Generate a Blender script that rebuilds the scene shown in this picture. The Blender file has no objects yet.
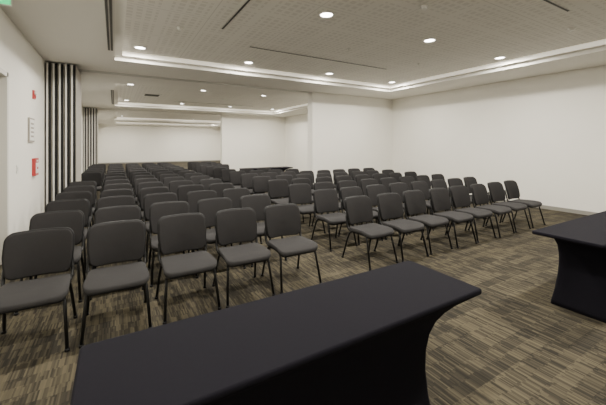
import bpy, bmesh, math, random
from mathutils import Vector, Matrix
random.seed(4)
S = bpy.context.scene
COL = S.collection

# ------------------------------------------------------------ constants
XL, XR = -1.22, 9.0
Y0, YF = -3.0, 31.0
ZC, ZS, ZT = 3.25, 3.33, 3.42
CAMH = 1.55

# ------------------------------------------------------------ materials
def mat(name, col, rough=0.6, metal=0.0, emit=None, estr=0.0, spec=0.5):
    m = bpy.data.materials.new(name); m.use_nodes = True
    b = m.node_tree.nodes["Principled BSDF"]
    b.inputs["Base Color"].default_value = (*col, 1)
    b.inputs["Roughness"].default_value = rough
    b.inputs["Metallic"].default_value = metal
    b.inputs["Specular IOR Level"].default_value = spec
    if emit:
        b.inputs["Emission Color"].default_value = (*emit, 1)
        b.inputs["Emission Strength"].default_value = estr
    return m

def noisy(name, c1, c2, scale, rough=0.9, bump=0.1, spec=0.3, bscale=None):
    m = mat(name, c1, rough, spec=spec)
    nt = m.node_tree; N = nt.nodes; L = nt.links
    b = N["Principled BSDF"]
    tc = N.new("ShaderNodeTexCoord")
    n = N.new("ShaderNodeTexNoise"); n.inputs["Scale"].default_value = scale; n.inputs["Detail"].default_value = 4
    L.new(tc.outputs["Object"], n.inputs["Vector"])
    mx = N.new("ShaderNodeMix"); mx.data_type = 'RGBA'
    mx.inputs[6].default_value = (*c1, 1); mx.inputs[7].default_value = (*c2, 1)
    L.new(n.outputs["Fac"], mx.inputs[0]); L.new(mx.outputs[2], b.inputs["Base Color"])
    n2 = N.new("ShaderNodeTexNoise"); n2.inputs["Scale"].default_value = bscale or scale * 2
    L.new(tc.outputs["Object"], n2.inputs["Vector"])
    bp = N.new("ShaderNodeBump"); bp.inputs["Strength"].default_value = bump; bp.inputs["Distance"].default_value = 0.002
    L.new(n2.outputs["Fac"], bp.inputs["Height"]); L.new(bp.outputs["Normal"], b.inputs["Normal"])
    return m

M_wall = noisy("wall_paint", (0.82, 0.80, 0.735), (0.85, 0.83, 0.765), 3, 0.75, 0.05, bscale=180)
M_soffit = noisy("soffit_paint", (0.78, 0.76, 0.705), (0.80, 0.78, 0.725), 3, 0.8, 0.03, bscale=150)
M_cove = mat("cove_paint_lightened", (0.88, 0.86, 0.80), 0.6)  # whiter than the soffit: light on the cove faces put into the colour
M_covelit = mat("cove_added_glow", (0.88, 0.86, 0.80), 0.6, emit=(1.0, 0.91, 0.74), estr=0.6)  # glow added to the upper coffer faces to brighten band and ceiling
M_base = mat("baseboard_vinyl", (0.26, 0.25, 0.22), 0.5)
M_fab = noisy("chair_fabric", (0.018, 0.017, 0.0175), (0.036, 0.0345, 0.035), 260, 0.92, 0.35, 0.2, 500)
M_fablit = noisy("chair_fabric_lit", (0.027, 0.026, 0.0265), (0.050, 0.048, 0.0485), 260, 0.9, 0.35, 0.25, 500)  # same fabric as the backs, lightened to stand for light on the seats
M_plast = mat("chair_black_plastic", (0.006, 0.006, 0.007), 0.5, spec=0.3)
M_tube = mat("chair_black_tube", (0.006, 0.006, 0.006), 0.4, spec=0.35)
M_cloth = noisy("spandex_black", (0.006, 0.0055, 0.009), (0.009, 0.0085, 0.0125), 90, 0.9, 0.12, 0.12, 700)
M_black = mat("slot_black", (0.03, 0.03, 0.03), 0.6)
M_grey = mat("slot_grey", (0.08, 0.078, 0.07), 0.6)
M_alu = mat("aluminium", (0.60, 0.59, 0.55), 0.5, 0.3)
M_white = mat("white_plastic", (0.8, 0.79, 0.75), 0.4)
M_red = mat("alarm_red", (0.50, 0.05, 0.05), 0.35)
M_lamp = mat("lamp_lens", (1, 1, 1), 0.4, emit=(1.0, 0.95, 0.86), estr=22)
M_green = mat("exit_green", (0.02, 0.5, 0.15), 0.4, emit=(0.05, 0.9, 0.3), estr=1.2)
M_door = mat("door_paint", (0.60, 0.585, 0.53), 0.5)
M_panel = noisy("panel_vinyl", (0.36, 0.335, 0.29), (0.40, 0.375, 0.33), 20, 0.8, 0.1)
M_paneledge = mat("panel_edge_white", (0.72, 0.70, 0.66), 0.5)
M_paneldark = mat("panel_seal_black", (0.008, 0.008, 0.008), 0.6, spec=0.3)
M_gasket = mat("panel_gasket_dark", (0.03, 0.029, 0.027), 0.7, spec=0.3)

def carpet():
    m = mat("carpet_tiles", (0.1, 0.08, 0.06), 1.0, spec=0.1)
    nt = m.node_tree; N = nt.nodes; L = nt.links; b = N["Principled BSDF"]
    tc = N.new("ShaderNodeTexCoord"); sp = N.new("ShaderNodeSeparateXYZ")
    L.new(tc.outputs["Object"], sp.inputs[0])
    def M(op, a, bb=None, c=None):
        n = N.new("ShaderNodeMath"); n.operation = op
        for i, v in enumerate((a, bb, c)):
            if v is None: continue
            if isinstance(v, (int, float)): n.inputs[i].default_value = v
            else: L.new(v, n.inputs[i])
        return n.outputs[0]
    def streak(wx, ly, seed, jit):
        ix = M('FLOOR', M('DIVIDE', sp.outputs[0], wx))
        wn = N.new("ShaderNodeTexWhiteNoise"); wn.noise_dimensions = '2D'
        cb = N.new("ShaderNodeCombineXYZ"); L.new(ix, cb.inputs[0]); cb.inputs[1].default_value = seed
        L.new(cb.outputs[0], wn.inputs["Vector"])
        yy = M('ADD', M('DIVIDE', sp.outputs[1], ly), M('MULTIPLY', wn.outputs["Value"], jit))
        iy = M('FLOOR', yy)
        wn2 = N.new("ShaderNodeTexWhiteNoise"); wn2.noise_dimensions = '3D'
        cb2 = N.new("ShaderNodeCombineXYZ"); L.new(ix, cb2.inputs[0]); L.new(iy, cb2.inputs[1]); cb2.inputs[2].default_value = seed
        L.new(cb2.outputs[0], wn2.inputs["Vector"])
        return wn2.outputs["Value"], iy
    a, _ = streak(0.011, 0.10, 1.3, 0.25)
    c, _ = streak(0.024, 0.20, 7.7, 0.30)
    band = M('FLOOR', M('DIVIDE', sp.outputs[1], 0.10))
    wb = N.new("ShaderNodeTexWhiteNoise"); wb.noise_dimensions = '2D'
    cb = N.new("ShaderNodeCombineXYZ"); L.new(band, cb.inputs[0])
    L.new(M('FLOOR', M('DIVIDE', sp.outputs[0], 0.5)), cb.inputs[1]); L.new(cb.outputs[0], wb.inputs["Vector"])
    v = M('ADD', M('ADD', M('MULTIPLY', a, 0.44), M('MULTIPLY', c, 0.30)), M('MULTIPLY', wb.outputs["Value"], 0.26))
    cr = N.new("ShaderNodeValToRGB"); L.new(v, cr.inputs[0])
    e = cr.color_ramp.elements
    e[0].position = 0.20; e[0].color = (0.027, 0.0245, 0.020, 1)
    e[1].position = 0.85; e[1].color = (0.108, 0.093, 0.062, 1)
    x = cr.color_ramp.elements.new(0.44); x.color = (0.044, 0.039, 0.029, 1)
    x = cr.color_ramp.elements.new(0.60); x.color = (0.074, 0.064, 0.044, 1)
    L.new(cr.outputs[0], b.inputs["Base Color"])
    n2 = N.new("ShaderNodeTexNoise"); n2.inputs["Scale"].default_value = 300
    L.new(tc.outputs["Object"], n2.inputs["Vector"])
    bp = N.new("ShaderNodeBump"); bp.inputs["Strength"].default_value = 0.5; bp.inputs["Distance"].default_value = 0.003
    L.new(n2.outputs["Fac"], bp.inputs["Height"]); L.new(bp.outputs["Normal"], b.inputs["Normal"])
    return m
M_carpet = carpet()

def ceilpanel():
    m = mat("perforated_ceiling_panel", (0.5, 0.5, 0.5), 0.85)
    nt = m.node_tree; N = nt.nodes; L = nt.links; b = N["Principled BSDF"]
    tc = N.new("ShaderNodeTexCoord"); sp = N.new("ShaderNodeSeparateXYZ")
    L.new(tc.outputs["Object"], sp.inputs[0])
    def M(op, a, bb=None):
        n = N.new("ShaderNodeMath"); n.operation = op
        for i, v in enumerate((a, bb)):
            if v is None: continue
            if isinstance(v, (int, float)): n.inputs[i].default_value = v
            else: L.new(v, n.inputs[i])
        return n.outputs[0]
    def edge(o, period, w):
        f = M('FRACT', M('DIVIDE', o, period))
        dd = M('ABSOLUTE', M('SUBTRACT', f, 0.5))
        return M('GREATER_THAN', dd, 0.5 - w / period / 2)
    X, Y = sp.outputs[0], sp.outputs[1]
    patch = M('SUBTRACT', 1.0, M('MAXIMUM', edge(X, 0.6, 0.12), edge(Y, 0.6, 0.12)))
    dots = M('SUBTRACT', 1.0, M('MAXIMUM', edge(X, 0.12, 0.045), edge(Y, 0.12, 0.045)))
    patch = M('MULTIPLY', patch, dots)
    seam = M('MAXIMUM', edge(X, 1.2, 0.012), edge(Y, 1.2, 0.012))
    mx = N.new("ShaderNodeMix"); mx.data_type = 'RGBA'
    mx.inputs[6].default_value = (0.78, 0.76, 0.705, 1); mx.inputs[7].default_value = (0.68, 0.66, 0.61, 1)
    L.new(patch, mx.inputs[0])
    mx2 = N.new("ShaderNodeMix"); mx2.data_type = 'RGBA'
    L.new(mx.outputs[2], mx2.inputs[6]); mx2.inputs[7].default_value = (0.62, 0.60, 0.56, 1)
    L.new(seam, mx2.inputs[0])
    L.new(mx2.outputs[2], b.inputs["Base Color"])
    return m
M_ceil = ceilpanel()

# ------------------------------------------------------------ mesh helpers
def add_box(bm, lo, hi, mi=0):
    vs = [bm.verts.new((x, y, z)) for x in (lo[0], hi[0]) for y in (lo[1], hi[1]) for z in (lo[2], hi[2])]
    for q in ((0,1,3,2),(4,6,7,5),(0,4,5,1),(2,3,7,6),(0,2,6,4),(1,5,7,3)):
        f = bm.faces.new([vs[i] for i in q]); f.material_index = mi
    return vs

def add_cyl(bm, c, r, h, axis='z', seg=24, mi=0, r2=None):
    r2 = r if r2 is None else r2
    def P(a, rr, t):
        u, v = rr*math.cos(a), rr*math.sin(a)
        if axis == 'z': return (c[0]+u, c[1]+v, c[2]+t)
        if axis == 'x': return (c[0]+t, c[1]+u, c[2]+v)
        return (c[0]+u, c[1]+t, c[2]+v)
    A = [bm.verts.new(P(2*math.pi*i/seg, r, 0)) for i in range(seg)]
    B = [bm.verts.new(P(2*math.pi*i/seg, r2, h)) for i in range(seg)]
    for i in range(seg):
        f = bm.faces.new((A[i], A[(i+1)%seg], B[(i+1)%seg], B[i])); f.material_index = mi; f.smooth = True
    f = bm.faces.new(A[::-1]); f.material_index = mi
    f = bm.faces.new(B); f.material_index = mi

def add_tube(bm, pts, r, seg=8, mi=0):
    pts = [Vector(p) for p in pts]; rings = []
    up = Vector((1, 0, 0))
    for i, p in enumerate(pts):
        t = (pts[min(i+1, len(pts)-1)] - pts[max(i-1, 0)]).normalized()
        ref = up if abs(t.dot(up)) < 0.9 else Vector((0, 1, 0))
        a = t.cross(ref).normalized(); b = t.cross(a).normalized()
        rings.append([bm.verts.new(p + a*r*math.cos(2*math.pi*k/seg) + b*r*math.sin(2*math.pi*k/seg)) for k in range(seg)])
    for i in range(len(rings)-1):
        for k in range(seg):
            f = bm.faces.new((rings[i][k], rings[i][(k+1)%seg], rings[i+1][(k+1)%seg], rings[i+1][k]))
            f.smooth = True; f.material_index = mi
    for rg in (rings[0], rings[-1]):
        f = bm.faces.new(rg); f.material_index = mi

def rrect(hx, hy, r, n=6):
    out = []
    r = min(r, hx*0.98, hy*0.98)
    for cx, cy, a0 in ((hx-r, hy-r, 0), (-hx+r, hy-r, 90), (-hx+r, -hy+r, 180), (hx-r, -hy+r, 270)):
        for k in range(n+1):
            a = math.radians(a0 + 90*k/n)
            out.append((cx + r*math.cos(a), cy + r*math.sin(a)))
    res = []
    for i, p in enumerate(out):
        q = out[(i+1) % len(out)]; res.append(p)
        d = math.hypot(q[0]-p[0], q[1]-p[1])
        if d > 0.06:
            m = 4
            for k in range(1, m): res.append((p[0]+(q[0]-p[0])*k/m, p[1]+(q[1]-p[1])*k/m))
    return res

def add_pad(bm, hx, hy, t, r, fn, mi=0, crown=0.006):
    base = rrect(hx, hy, r)
    levels = [(0.50, 0), (0.90, 0), (0.965, 0.002), (0.99, t*0.2), (1.0, t*0.5), (0.995, t*0.8), (0.975, t*0.95), (0.94, t),
              (0.80, t+crown*0.6), (0.55, t+crown), (0.28, t+crown)]
    rings = []
    for s, z in levels:
        ix = hx*(1-s)
        rings.append([bm.verts.new(fn(x*(hx-ix*1.0)/hx, y*(hy-min(ix, hy*0.99))/hy, z)) for x, y in base])
    n = len(base)
    for a, b in zip(rings[:-1], rings[1:]):
        for k in range(n):
            f = bm.faces.new((a[k], a[(k+1)%n], b[(k+1)%n], b[k])); f.smooth = True; f.material_index = mi
    for rg in (rings[0][::-1], rings[-1]):
        f = bm.faces.new(rg); f.material_index = mi; f.smooth = True

def finish(bm, name, mats, parent=None, bevel=0):
    bmesh.ops.recalc_face_normals(bm, faces=bm.faces)
    me = bpy.data.meshes.new(name); bm.to_mesh(me); bm.free()
    for m in mats: me.materials.append(m)
    o = bpy.data.objects.new(name, me); COL.objects.link(o)
    if parent: o.parent = parent
    if bevel:
        md = o.modifiers.new("bevel", 'BEVEL'); md.width = bevel; md.segments = 2; md.limit_method = 'ANGLE'
    return o

# ------------------------------------------------------------ room shell
bm = bmesh.new(); add_box(bm, (XL-0.3, Y0-0.2, -0.1), (XR+0.2, YF+0.2, 0)); finish(bm, "floor", [M_carpet])

DY0, DY1, DZ = 4.35, 5.62, 2.5
bm = bmesh.new(); add_box(bm, (XL-0.2, DY1, 0), (XL, YF+0.2, ZT+0.3)); finish(bm, "wall_left", [M_wall])
bm = bmesh.new(); add_box(bm, (XL-0.2, Y0-0.2, 0), (XL, DY0, ZT+0.3)); finish(bm, "wall_left_front", [M_wall])
bm = bmesh.new(); add_box(bm, (XL-0.2, DY0, DZ), (XL, DY1, ZT+0.3)); finish(bm, "wall_left_over_door", [M_wall])
bm = bmesh.new(); add_box(bm, (XR, Y0-0.2, 0), (XR+0.2, YF+0.2, ZT+0.3)); finish(bm, "wall_right", [M_wall])
bm = bmesh.new(); add_box(bm, (XL, YF, 0), (XR, YF+0.2, ZT+0.3)); finish(bm, "wall_back", [M_wall])
bm = bmesh.new(); add_box(bm, (XL, Y0-0.2, 0), (XR, Y0, ZT+0.3)); finish(bm, "wall_front", [M_wall])
bm = bmesh.new(); add_box(bm, (5.46, 8.7, 0), (XR, 9.0, ZC)); finish(bm, "wall_partition_near", [M_wall])
bm = bmesh.new(); add_box(bm, (5.1, 17.5, 0), (XR, 17.8, ZC)); finish(bm, "wall_partition_far", [M_wall])

def baseboard(name, lo, hi):
    bm = bmesh.new(); add_box(bm, lo, hi); finish(bm, name, [M_base], bevel=0.003)
baseboard("baseboard_left", (XL, DY1+0.08, 0), (XL+0.012, YF, 0.09))
baseboard("baseboard_right", (XR-0.012, Y0, 0), (XR, 8.7, 0.09))
baseboard("baseboard_partition", (5.46, 8.688, 0), (XR-0.012, 8.7, 0.09))
baseboard("baseboard_back", (XL+0.012, YF-0.012, 0), (XR-0.012, YF, 0.09))

# ceiling with stepped coffers
RX0, RX1 = 0.0, 7.6
rec = [(-1.8, 7.45), (10.2, 16.2), (19.0, 25.0), (26.5, 30.2)]
bm = bmesh.new()
def quad(pts, mi):
    f = bm.faces.new([bm.verts.new(p) for p in pts]); f.material_index = mi
def hrect(x0, x1, y0, y1, z, mi): quad([(x0,y0,z),(x0,y1,z),(x1,y1,z),(x1,y0,z)], mi)
def vring(x0, x1, y0, y1, z0, z1, mi):
    P = [(x0,y0),(x1,y0),(x1,y1),(x0,y1)]
    for i in range(4):
        a, b = P[i], P[(i+1)%4]
        quad([(a[0],a[1],z0),(b[0],b[1],z0),(b[0],b[1],z1),(a[0],a[1],z1)], mi)
hrect(XL, RX0, Y0, YF, ZC, 0); hrect(RX1, XR, Y0, YF, ZC, 0)
ys = [Y0] + [v for r in rec for v in r] + [YF]
for i in range(0, len(ys), 2): hrect(RX0, RX1, ys[i], ys[i+1], ZC, 0)
st = 0.13
for a, b in rec:
    vring(RX0, RX1, a, b, ZC, ZS, 1)
    x0, x1, y0, y1 = RX0+st, RX1-st, a+st, b-st
    hrect(RX0, x0, a, b, ZS, 1); hrect(x1, RX1, a, b, ZS, 1); hrect(x0, x1, a, y0, ZS, 1); hrect(x0, x1, y1, b, ZS, 1)
    vring(x0, x1, y0, y1, ZS, ZT, 3)
    hrect(x0, x1, y0, y1, ZT, 2)
me = bpy.data.meshes.new("ceiling"); bm.to_mesh(me); bm.free()
for m in (M_soffit, M_cove, M_ceil, M_covelit): me.materials.append(m)
o = bpy.data.objects.new("ceiling", me); COL.objects.link(o)

# partition tracks in the ceiling
for i, (y, x1) in enumerate(((8.82, 5.46), (17.62, 5.1))):
    bm = bmesh.new()
    add_box(bm, (XL, y-0.09, ZC-0.02), (x1, y-0.03, ZC), 0); add_box(bm, (XL, y+0.03, ZC-0.02), (x1, y+0.09, ZC), 0)
    add_box(bm, (XL, y-0.03, ZC-0.006), (x1, y+0.03, ZC), 1)
    finish(bm, "trim_%d" % (i+1), [M_alu, M_black])

# linear slot diffusers
def slot(x0, x1, y0, y1, z, two=False, mm=None):
    bm = bmesh.new()
    add_box(bm, (x0, y0, z-0.008), (x1, y1, z), 0)
    along_y = (y1-y0) > (x1-x0)
    w = (x1-x0) if along_y else (y1-y0)
    n = 2 if two else 1
    for k in range(n):
        a = w*(k+0.18)/n; b = w*(k+0.82)/n
        if along_y: add_box(bm, (x0+a, y0+0.01, z-0.012), (x0+b, y1-0.01, z-0.008), 1)
        else: add_box(bm, (x0+0.01, y0+a, z-0.012), (x1-0.01, y0+b, z-0.008), 1)
    finish(bm, "linear_air_grille" if two else "linear_slot_diffuser", [M_alu, mm or M_black])
ZU = ZT - 0.001
slot(1.47, 1.51, 2.6, 5.1, ZU)
slot(2.2, 5.75, 5.74, 5.775, ZU)
slot(3.0, 5.45, 1.96, 2.0, ZU)
slot(-0.11, -0.02, 2.5, 6.7, ZC, True, M_grey)
slot(-0.11, -0.02, 11.5, 15.5, ZC, True, M_grey)
slot(2.2, 5.75, 14.5, 14.54, ZU)

# square diffuser grille in the middle room
bm = bmesh.new()
add_box(bm, (0.9, 12.9, ZT-0.012), (1.5, 13.5, ZT), 0)
for k in range(5): add_box(bm, (0.96, 12.96+k*0.105, ZT-0.02), (1.44, 13.01+k*0.105, ZT-0.012), 1)
finish(bm, "ceiling_air_grille", [M_white, M_grey])

# ------------------------------------------------------------ downlights
def downlight(x, y, z, power):
    bm = bmesh.new()
    seg = 28
    prof = [(0.115, 0), (0.115, -0.008), (0.105, -0.014), (0.09, -0.010), (0.088, -0.002)]
    rings = [[bm.verts.new((r*math.cos(2*math.pi*k/seg), r*math.sin(2*math.pi*k/seg), zz)) for k in range(seg)] for r, zz in prof]
    for a, b in zip(rings[:-1], rings[1:]):
        for k in range(seg):
            f = bm.faces.new((a[k], a[(k+1)%seg], b[(k+1)%seg], b[k])); f.material_index = 0; f.smooth = True
    f = bm.faces.new(rings[-1]); f.material_index = 1
    o = finish(bm, "recessed_downlight", [M_white, M_lamp]); o.location = (x, y, z)
    ld = bpy.data.lights.new("downlight_lamp", 'AREA'); ld.shape = 'DISK'; ld.size = 0.17
    ld.energy = power; ld.color = (1.0, 0.945, 0.845); ld.spread = math.radians(180)
    lo = bpy.data.objects.new("lamp", ld); COL.objects.link(lo); lo.parent = o; lo.location = (0, 0, -0.02)
XS = (0.42, 2.62, 4.85, 7.12)
for y in (0.7, 3.8, 6.9):
    for x in XS: downlight(x, y, ZT, 78)
for y in (11.2, 15.3):
    for x in XS: downlight(x, y, ZT, 98)
for y in (20.5, 23.8, 28.4):
    for x in XS[::2] + (7.12,): downlight(x, y, ZT, 120)

# smoke detectors / sprinklers
def detector(x, y, z):
    bm = bmesh.new(); add_cyl(bm, (0,0,-0.02), 0.055, 0.02); add_cyl(bm, (0,0,-0.045), 0.03, 0.025, r2=0.048)
    o = finish(bm, "smoke_detector", [M_white]); o.location = (x, y, z)
detector(3.6, 2.9, ZT); detector(6.3, 2.25, ZT); detector(0.9, 5.4, ZT); detector(3.8, 12.9, ZT)
def sprinkler(x, y, z):
    bm = bmesh.new(); add_cyl(bm, (0,0,-0.006), 0.035, 0.006); add_cyl(bm, (0,0,-0.035), 0.008, 0.03); add_cyl(bm, (0,0,-0.04), 0.02, 0.004)
    o = finish(bm, "sprinkler_head", [M_alu]); o.location = (x, y, z)
sprinkler(3.9, 4.9, ZT-0.001); sprinkler(6.0, 5.0, ZT-0.001)

# ------------------------------------------------------------ folded partition stacks
def stack(y0, n=5):
    bm = bmesh.new()
    x = XL + 0.02; t = 0.098
    for k in range(n):
        a = x + k*(t+0.004); L = 1.2
        yo = 0.012*(k % 2)
        add_box(bm, (a+0.012, y0+yo, 0.03), (a+t-0.012, y0+L+yo, ZC-0.03), 0)
        add_box(bm, (a, y0+0.02+yo, 0.04), (a+0.012, y0+L-0.02, ZC-0.04), 1)
        add_box(bm, (a+t-0.012, y0+0.02+yo, 0.04), (a+t, y0+L-0.02, ZC-0.04), 1)
        add_box(bm, (a+0.012, y0+yo-0.012, 0.03), (a+t*0.42, y0+yo, ZC-0.03), 3)
        add_box(bm, (a+0.03, y0+0.3, 0.0), (a+t-0.03, y0+0.5, 0.03), 2)
        add_box(bm, (a+0.03, y0+0.8, 0.0), (a+t-0.03, y0+1.0, 0.03), 2)
        add_cyl(bm, (a+t/2, y0+0.3, ZC-0.03), 0.012, 0.03, seg=8, mi=2)
        add_cyl(bm, (a+t/2, y0+0.9, ZC-0.03), 0.012, 0.03, seg=8, mi=2)
    finish(bm, "folding_partition_stack", [M_paneldark, M_panel, M_gasket, M_paneledge])
stack(8.2); stack(17.3)

# ------------------------------------------------------------ door, wall devices
bm = bmesh.new()
add_box(bm, (XL-0.14, DY0+0.06, 0.01), (XL-0.09, (DY0+DY1)/2-0.002, DZ-0.06), 0)
add_box(bm, (XL-0.14, (DY0+DY1)/2+0.002, 0.01), (XL-0.09, DY1-0.06, DZ-0.06), 0)
for a, b in ((DY0, DY0+0.06), (DY1-0.06, DY1)): add_box(bm, (XL-0.18, a, 0), (XL+0.012, b, DZ), 0)
add_box(bm, (XL-0.18, DY0, DZ-0.06), (XL+0.012, DY1, DZ), 0)
for s in (-1, 1):
    yc = (DY0+DY1)/2 + s*0.06
    add_tube(bm, [(XL-0.09, yc, 0.9), (XL-0.05, yc, 0.9), (XL-0.05, yc, 1.2), (XL-0.09, yc, 1.2)], 0.009, mi=1)
finish(bm, "door_1", [M_door, M_alu], bevel=0.003)

bm = bmesh.new()
add_box(bm, (0, -0.06, -0.075), (0.03, 0.06, 0.075), 0); add_box(bm, (0.03, -0.045, 0.0), (0.055, 0.045, 0.055), 1)
add_cyl(bm, (0.03, 0, -0.035), 0.03, 0.012, axis='x', mi=0)
o = finish(bm, "fire_alarm_strobe", [M_red, M_white], bevel=0.005); o.location = (XL, 7.15, 2.42)
bm = bmesh.new()
add_box(bm, (0, -0.13, -0.15), (0.05, 0.13, 0.15), 0); add_box(bm, (0.05, -0.11, -0.11), (0.054, 0.11, 0.07), 1)
add_box(bm, (0.05, -0.05, 0.09), (0.056, 0.05, 0.12), 1); add_cyl(bm, (0.054, 0, -0.02), 0.02, 0.01, axis='x', mi=0)
o = finish(bm, "fire_alarm_call_box", [M_red, M_white], bevel=0.004); o.location = (XL, 7.2, 1.17)
bm = bmesh.new()
add_box(bm, (0, -0.19, -0.20), (0.025, 0.19, 0.20), 0); add_box(bm, (0.025, -0.165, -0.175), (0.028, 0.165, 0.175), 1)
for k in range(4): add_box(bm, (0.028, -0.11, -0.12+k*0.07), (0.029, 0.11, -0.09+k*0.07), 2)
o = finish(bm, "wall_notice_frame", [M_panel, M_white, M_panel]); o.location = (XL, 6.95, 1.80)
bm = bmesh.new()
add_box(bm, (0, -0.04, -0.06), (0.01, 0.04, 0.06), 0); add_box(bm, (0.01, -0.012, -0.03), (0.016, 0.012, 0.03), 0)
o = finish(bm, "light_switch", [M_white], bevel=0.002); o.location = (XL, 6.1, 1.2)
bm = bmesh.new()
add_box(bm, (-0.13, -0.012, -0.09), (0.13, 0.012, 0.09), 0); add_box(bm, (-0.12, -0.016, -0.08), (0.12, -0.012, 0.08), 1)
add_cyl(bm, (-0.08, 0, 0.09), 0.005, 0.05, seg=8); add_cyl(bm, (0.08, 0, 0.09), 0.005, 0.05, seg=8)
add_box(bm, (-0.11, -0.02, 0.13), (0.11, 0.02, 0.14), 0)
o = finish(bm, "exit_sign", [M_white, M_green]); o.location = (-1.07, 4.5, ZC-0.14)

# ------------------------------------------------------------ chair
def build_chair_mesh():
    bm = bmesh.new()
    def seat(x, y, z):
        w = 0.5 + 0.5*(y/0.225)
        x = x*(1.0 - 0.10*w)
        dz = 0
        if y < -0.08: dz -= 0.035*((-y-0.08)/0.145)**2
        dz += 0.010*(abs(x)/0.23)**2 if z > 0.02 else 0
        return (x, y-0.02, 0.405+z+dz - 0.012*w)
    add_pad(bm, 0.243, 0.225, 0.040, 0.07, seat, 3)
    def pan(x, y, z):
        x = x*(1.0 - 0.10*(0.5+0.5*y/0.225))
        dz = -0.03*((-y-0.08)/0.14)**2 if y < -0.08 else 0
        return (x, y-0.02, 0.383+z+dz)
    add_pad(bm, 0.232, 0.214, 0.024, 0.06, pan, 1, 0)
    tilt = math.tan(math.radians(14))
    def backfn(off, zc, hh):
        def fn(u, v, t):
            k = v/hh
            x = u*(1.0 - 0.03*k*k - 0.065*max(0, -k))
            y = 0.245 + v*tilt - 0.040*(u/0.22)**2 - t + off + 0.012*k*k
            return (x, y, zc + v + 0.006*(1-(u/0.22)**2)*max(0, k))
        return fn
    add_pad(bm, 0.228, 0.174, 0.024, 0.055, backfn(0.0, 0.636, 0.178), 0, 0.005)
    add_pad(bm, 0.239, 0.182, 0.019, 0.060, backfn(0.015, 0.636, 0.178), 1, 0)
    for s in (-1, 1):
        add_tube(bm, [(s*0.240,-0.262,0.012),(s*0.216,-0.185,0.33),(s*0.210,-0.165,0.375),(s*0.202,-0.13,0.392),
                      (s*0.200,0.02,0.388),(s*0.205,0.12,0.385),(s*0.21,0.165,0.36),(s*0.222,0.205,0.25),(s*0.240,0.275,0.012)], 0.0125, mi=2)
        add_tube(bm, [(s*0.200,0.05,0.392),(s*0.216,0.14,0.395),(s*0.226,0.175,0.42),(s*0.228,0.195,0.48),(s*0.222,0.218,0.56),(s*0.19,0.258,0.64)], 0.014, mi=2)
        add_cyl(bm, (s*0.241,-0.264,0), 0.017, 0.022, seg=10, mi=1)
        add_cyl(bm, (s*0.241, 0.277,0), 0.017, 0.022, seg=10, mi=1)
    add_tube(bm, [(-0.2,-0.13,0.385),(0.2,-0.13,0.385)], 0.010, mi=2)
    add_tube(bm, [(-0.2,0.11,0.385),(0.2,0.11,0.385)], 0.010, mi=2)
    bmesh.ops.recalc_face_normals(bm, faces=bm.faces)
    me = bpy.data.meshes.new("conference_chair"); bm.to_mesh(me); bm.free()
    for m in (M_fab, M_plast, M_tube, M_fablit): me.materials.append(m)
    return me
CH = build_chair_mesh()
def chair(x, y):
    o = bpy.data.objects.new("conference_chair", CH); COL.objects.link(o)
    o.location = (x + random.uniform(-.012, .012), y + random.uniform(-.02, .02), 0)
    o.rotation_euler = (0, 0, math.radians(random.uniform(-2, 2)))
left_cols = [-0.54, 0.03, 0.60, 1.18, 1.75]
right_cols = [2.95 + 0.572*i for i in range(8)]
for k in range(14):
    y = 3.26 + 0.85*k
    for i, x in enumerate(left_cols):
        if i == 0 and k in (6, 7): continue
        chair(x, y)
    n = 8 if k < 6 else {6: 4, 7: 3, 8: 1, 9: 1}.get(k, 2)
    for x in right_cols[:n]: chair(x, y)

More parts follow.
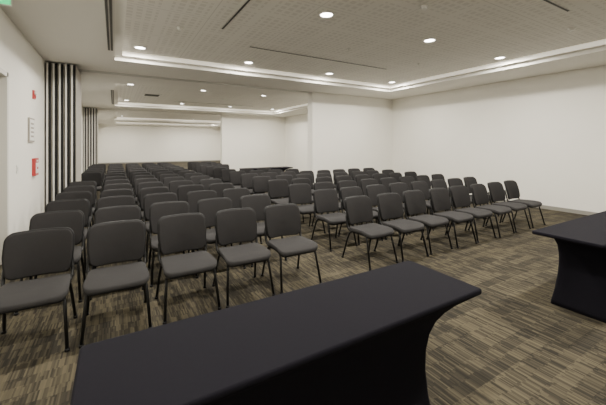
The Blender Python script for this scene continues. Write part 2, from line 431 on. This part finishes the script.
# ------------------------------------------------------------ draped tables
def table(cx, cy, hl=0.92, hw=0.26, d=0.0):
    prof = [
        (0.000, 0.60+d, 0.245, 0.03), (0.05, 0.588+d, 0.238, 0.03), (0.15, 0.565+d, 0.222, 0.03), (0.28, 0.545+d, 0.208, 0.03),
        (0.40, 0.535+d, 0.200, 0.03), (0.50, 0.54+d, 0.200, 0.03), (0.58, 0.56+d, 0.206, 0.03), (0.64, 0.60+d, 0.216, 0.03),
        (0.675, 0.655+d, 0.228, 0.03), (0.700, 0.74+d/2, 0.240, 0.025), (0.712, 0.84, 0.250, 0.02), (0.718, hl-0.012, hw-0.006, 0.018),
        (0.723, hl-0.002, hw-0.001, 0.018), (0.730, hl, hw, 0.018), (0.742, hl, hw, 0.018), (0.748, hl-0.003, hw-0.003, 0.018), (0.750, hl-0.010, hw-0.010, 0.018)]
    bm = bmesh.new(); rings = []
    for z, a, b, r in prof:
        pts = []
        n = 5; m = 10
        cor = []
        for sx, sy, a0 in ((1,1,0), (-1,1,90), (-1,-1,180), (1,-1,270)):
            cor.append([(sx*(a-r)+r*math.cos(math.radians(a0+90*k/n)), sy*(b-r)+r*math.sin(math.radians(a0+90*k/n))) for k in range(n+1)])
        for i in range(4):
            pts += cor[i]
            p, q = cor[i][-1], cor[(i+1)%4][0]
            for k in range(1, m):
                t = k/m
                x = p[0]+(q[0]-p[0])*t; y = p[1]+(q[1]-p[1])*t
                bow = math.sin(math.pi*t) * math.sin(math.pi*min(1, z/0.718))
                if i % 2 == 0: y -= math.copysign(0.05*bow, y)
                else: x -= math.copysign(0.03*bow, x)
                pts.append((x, y))
        rings.append([bm.verts.new((x, y, z)) for x, y in pts])
    n = len(rings[0])
    for a, b in zip(rings[:-1], rings[1:]):
        for k in range(n):
            f = bm.faces.new((a[k], a[(k+1)%n], b[(k+1)%n], b[k])); f.smooth = True
    bm.faces.new(rings[-1]); bm.faces.new(rings[0][::-1])
    o = finish(bm, "draped_banquet_table", [M_cloth]); o.location = (cx, cy, 0)
table(0.825, 1.295, 0.945, d=0.025); table(4.28, 1.25); table(4.62, 10.4)

# ------------------------------------------------------------ world + camera
w = bpy.data.worlds.new("world"); S.world = w; w.use_nodes = True
w.node_tree.nodes["Background"].inputs[0].default_value = (0.5, 0.5, 0.5, 1)
w.node_tree.nodes["Background"].inputs[1].default_value = 0.3
cd = bpy.data.cameras.new("camera"); cam = bpy.data.objects.new("camera", cd); COL.objects.link(cam)
cd.sensor_width = 36; cd.lens = 321/606*36; cd.shift_y = -(202.5-145)/606; cd.clip_start = 0.02
cam.location = (0, 0, CAMH); cam.rotation_euler = (math.radians(90), 0, math.radians(-30.4))
S.camera = cam
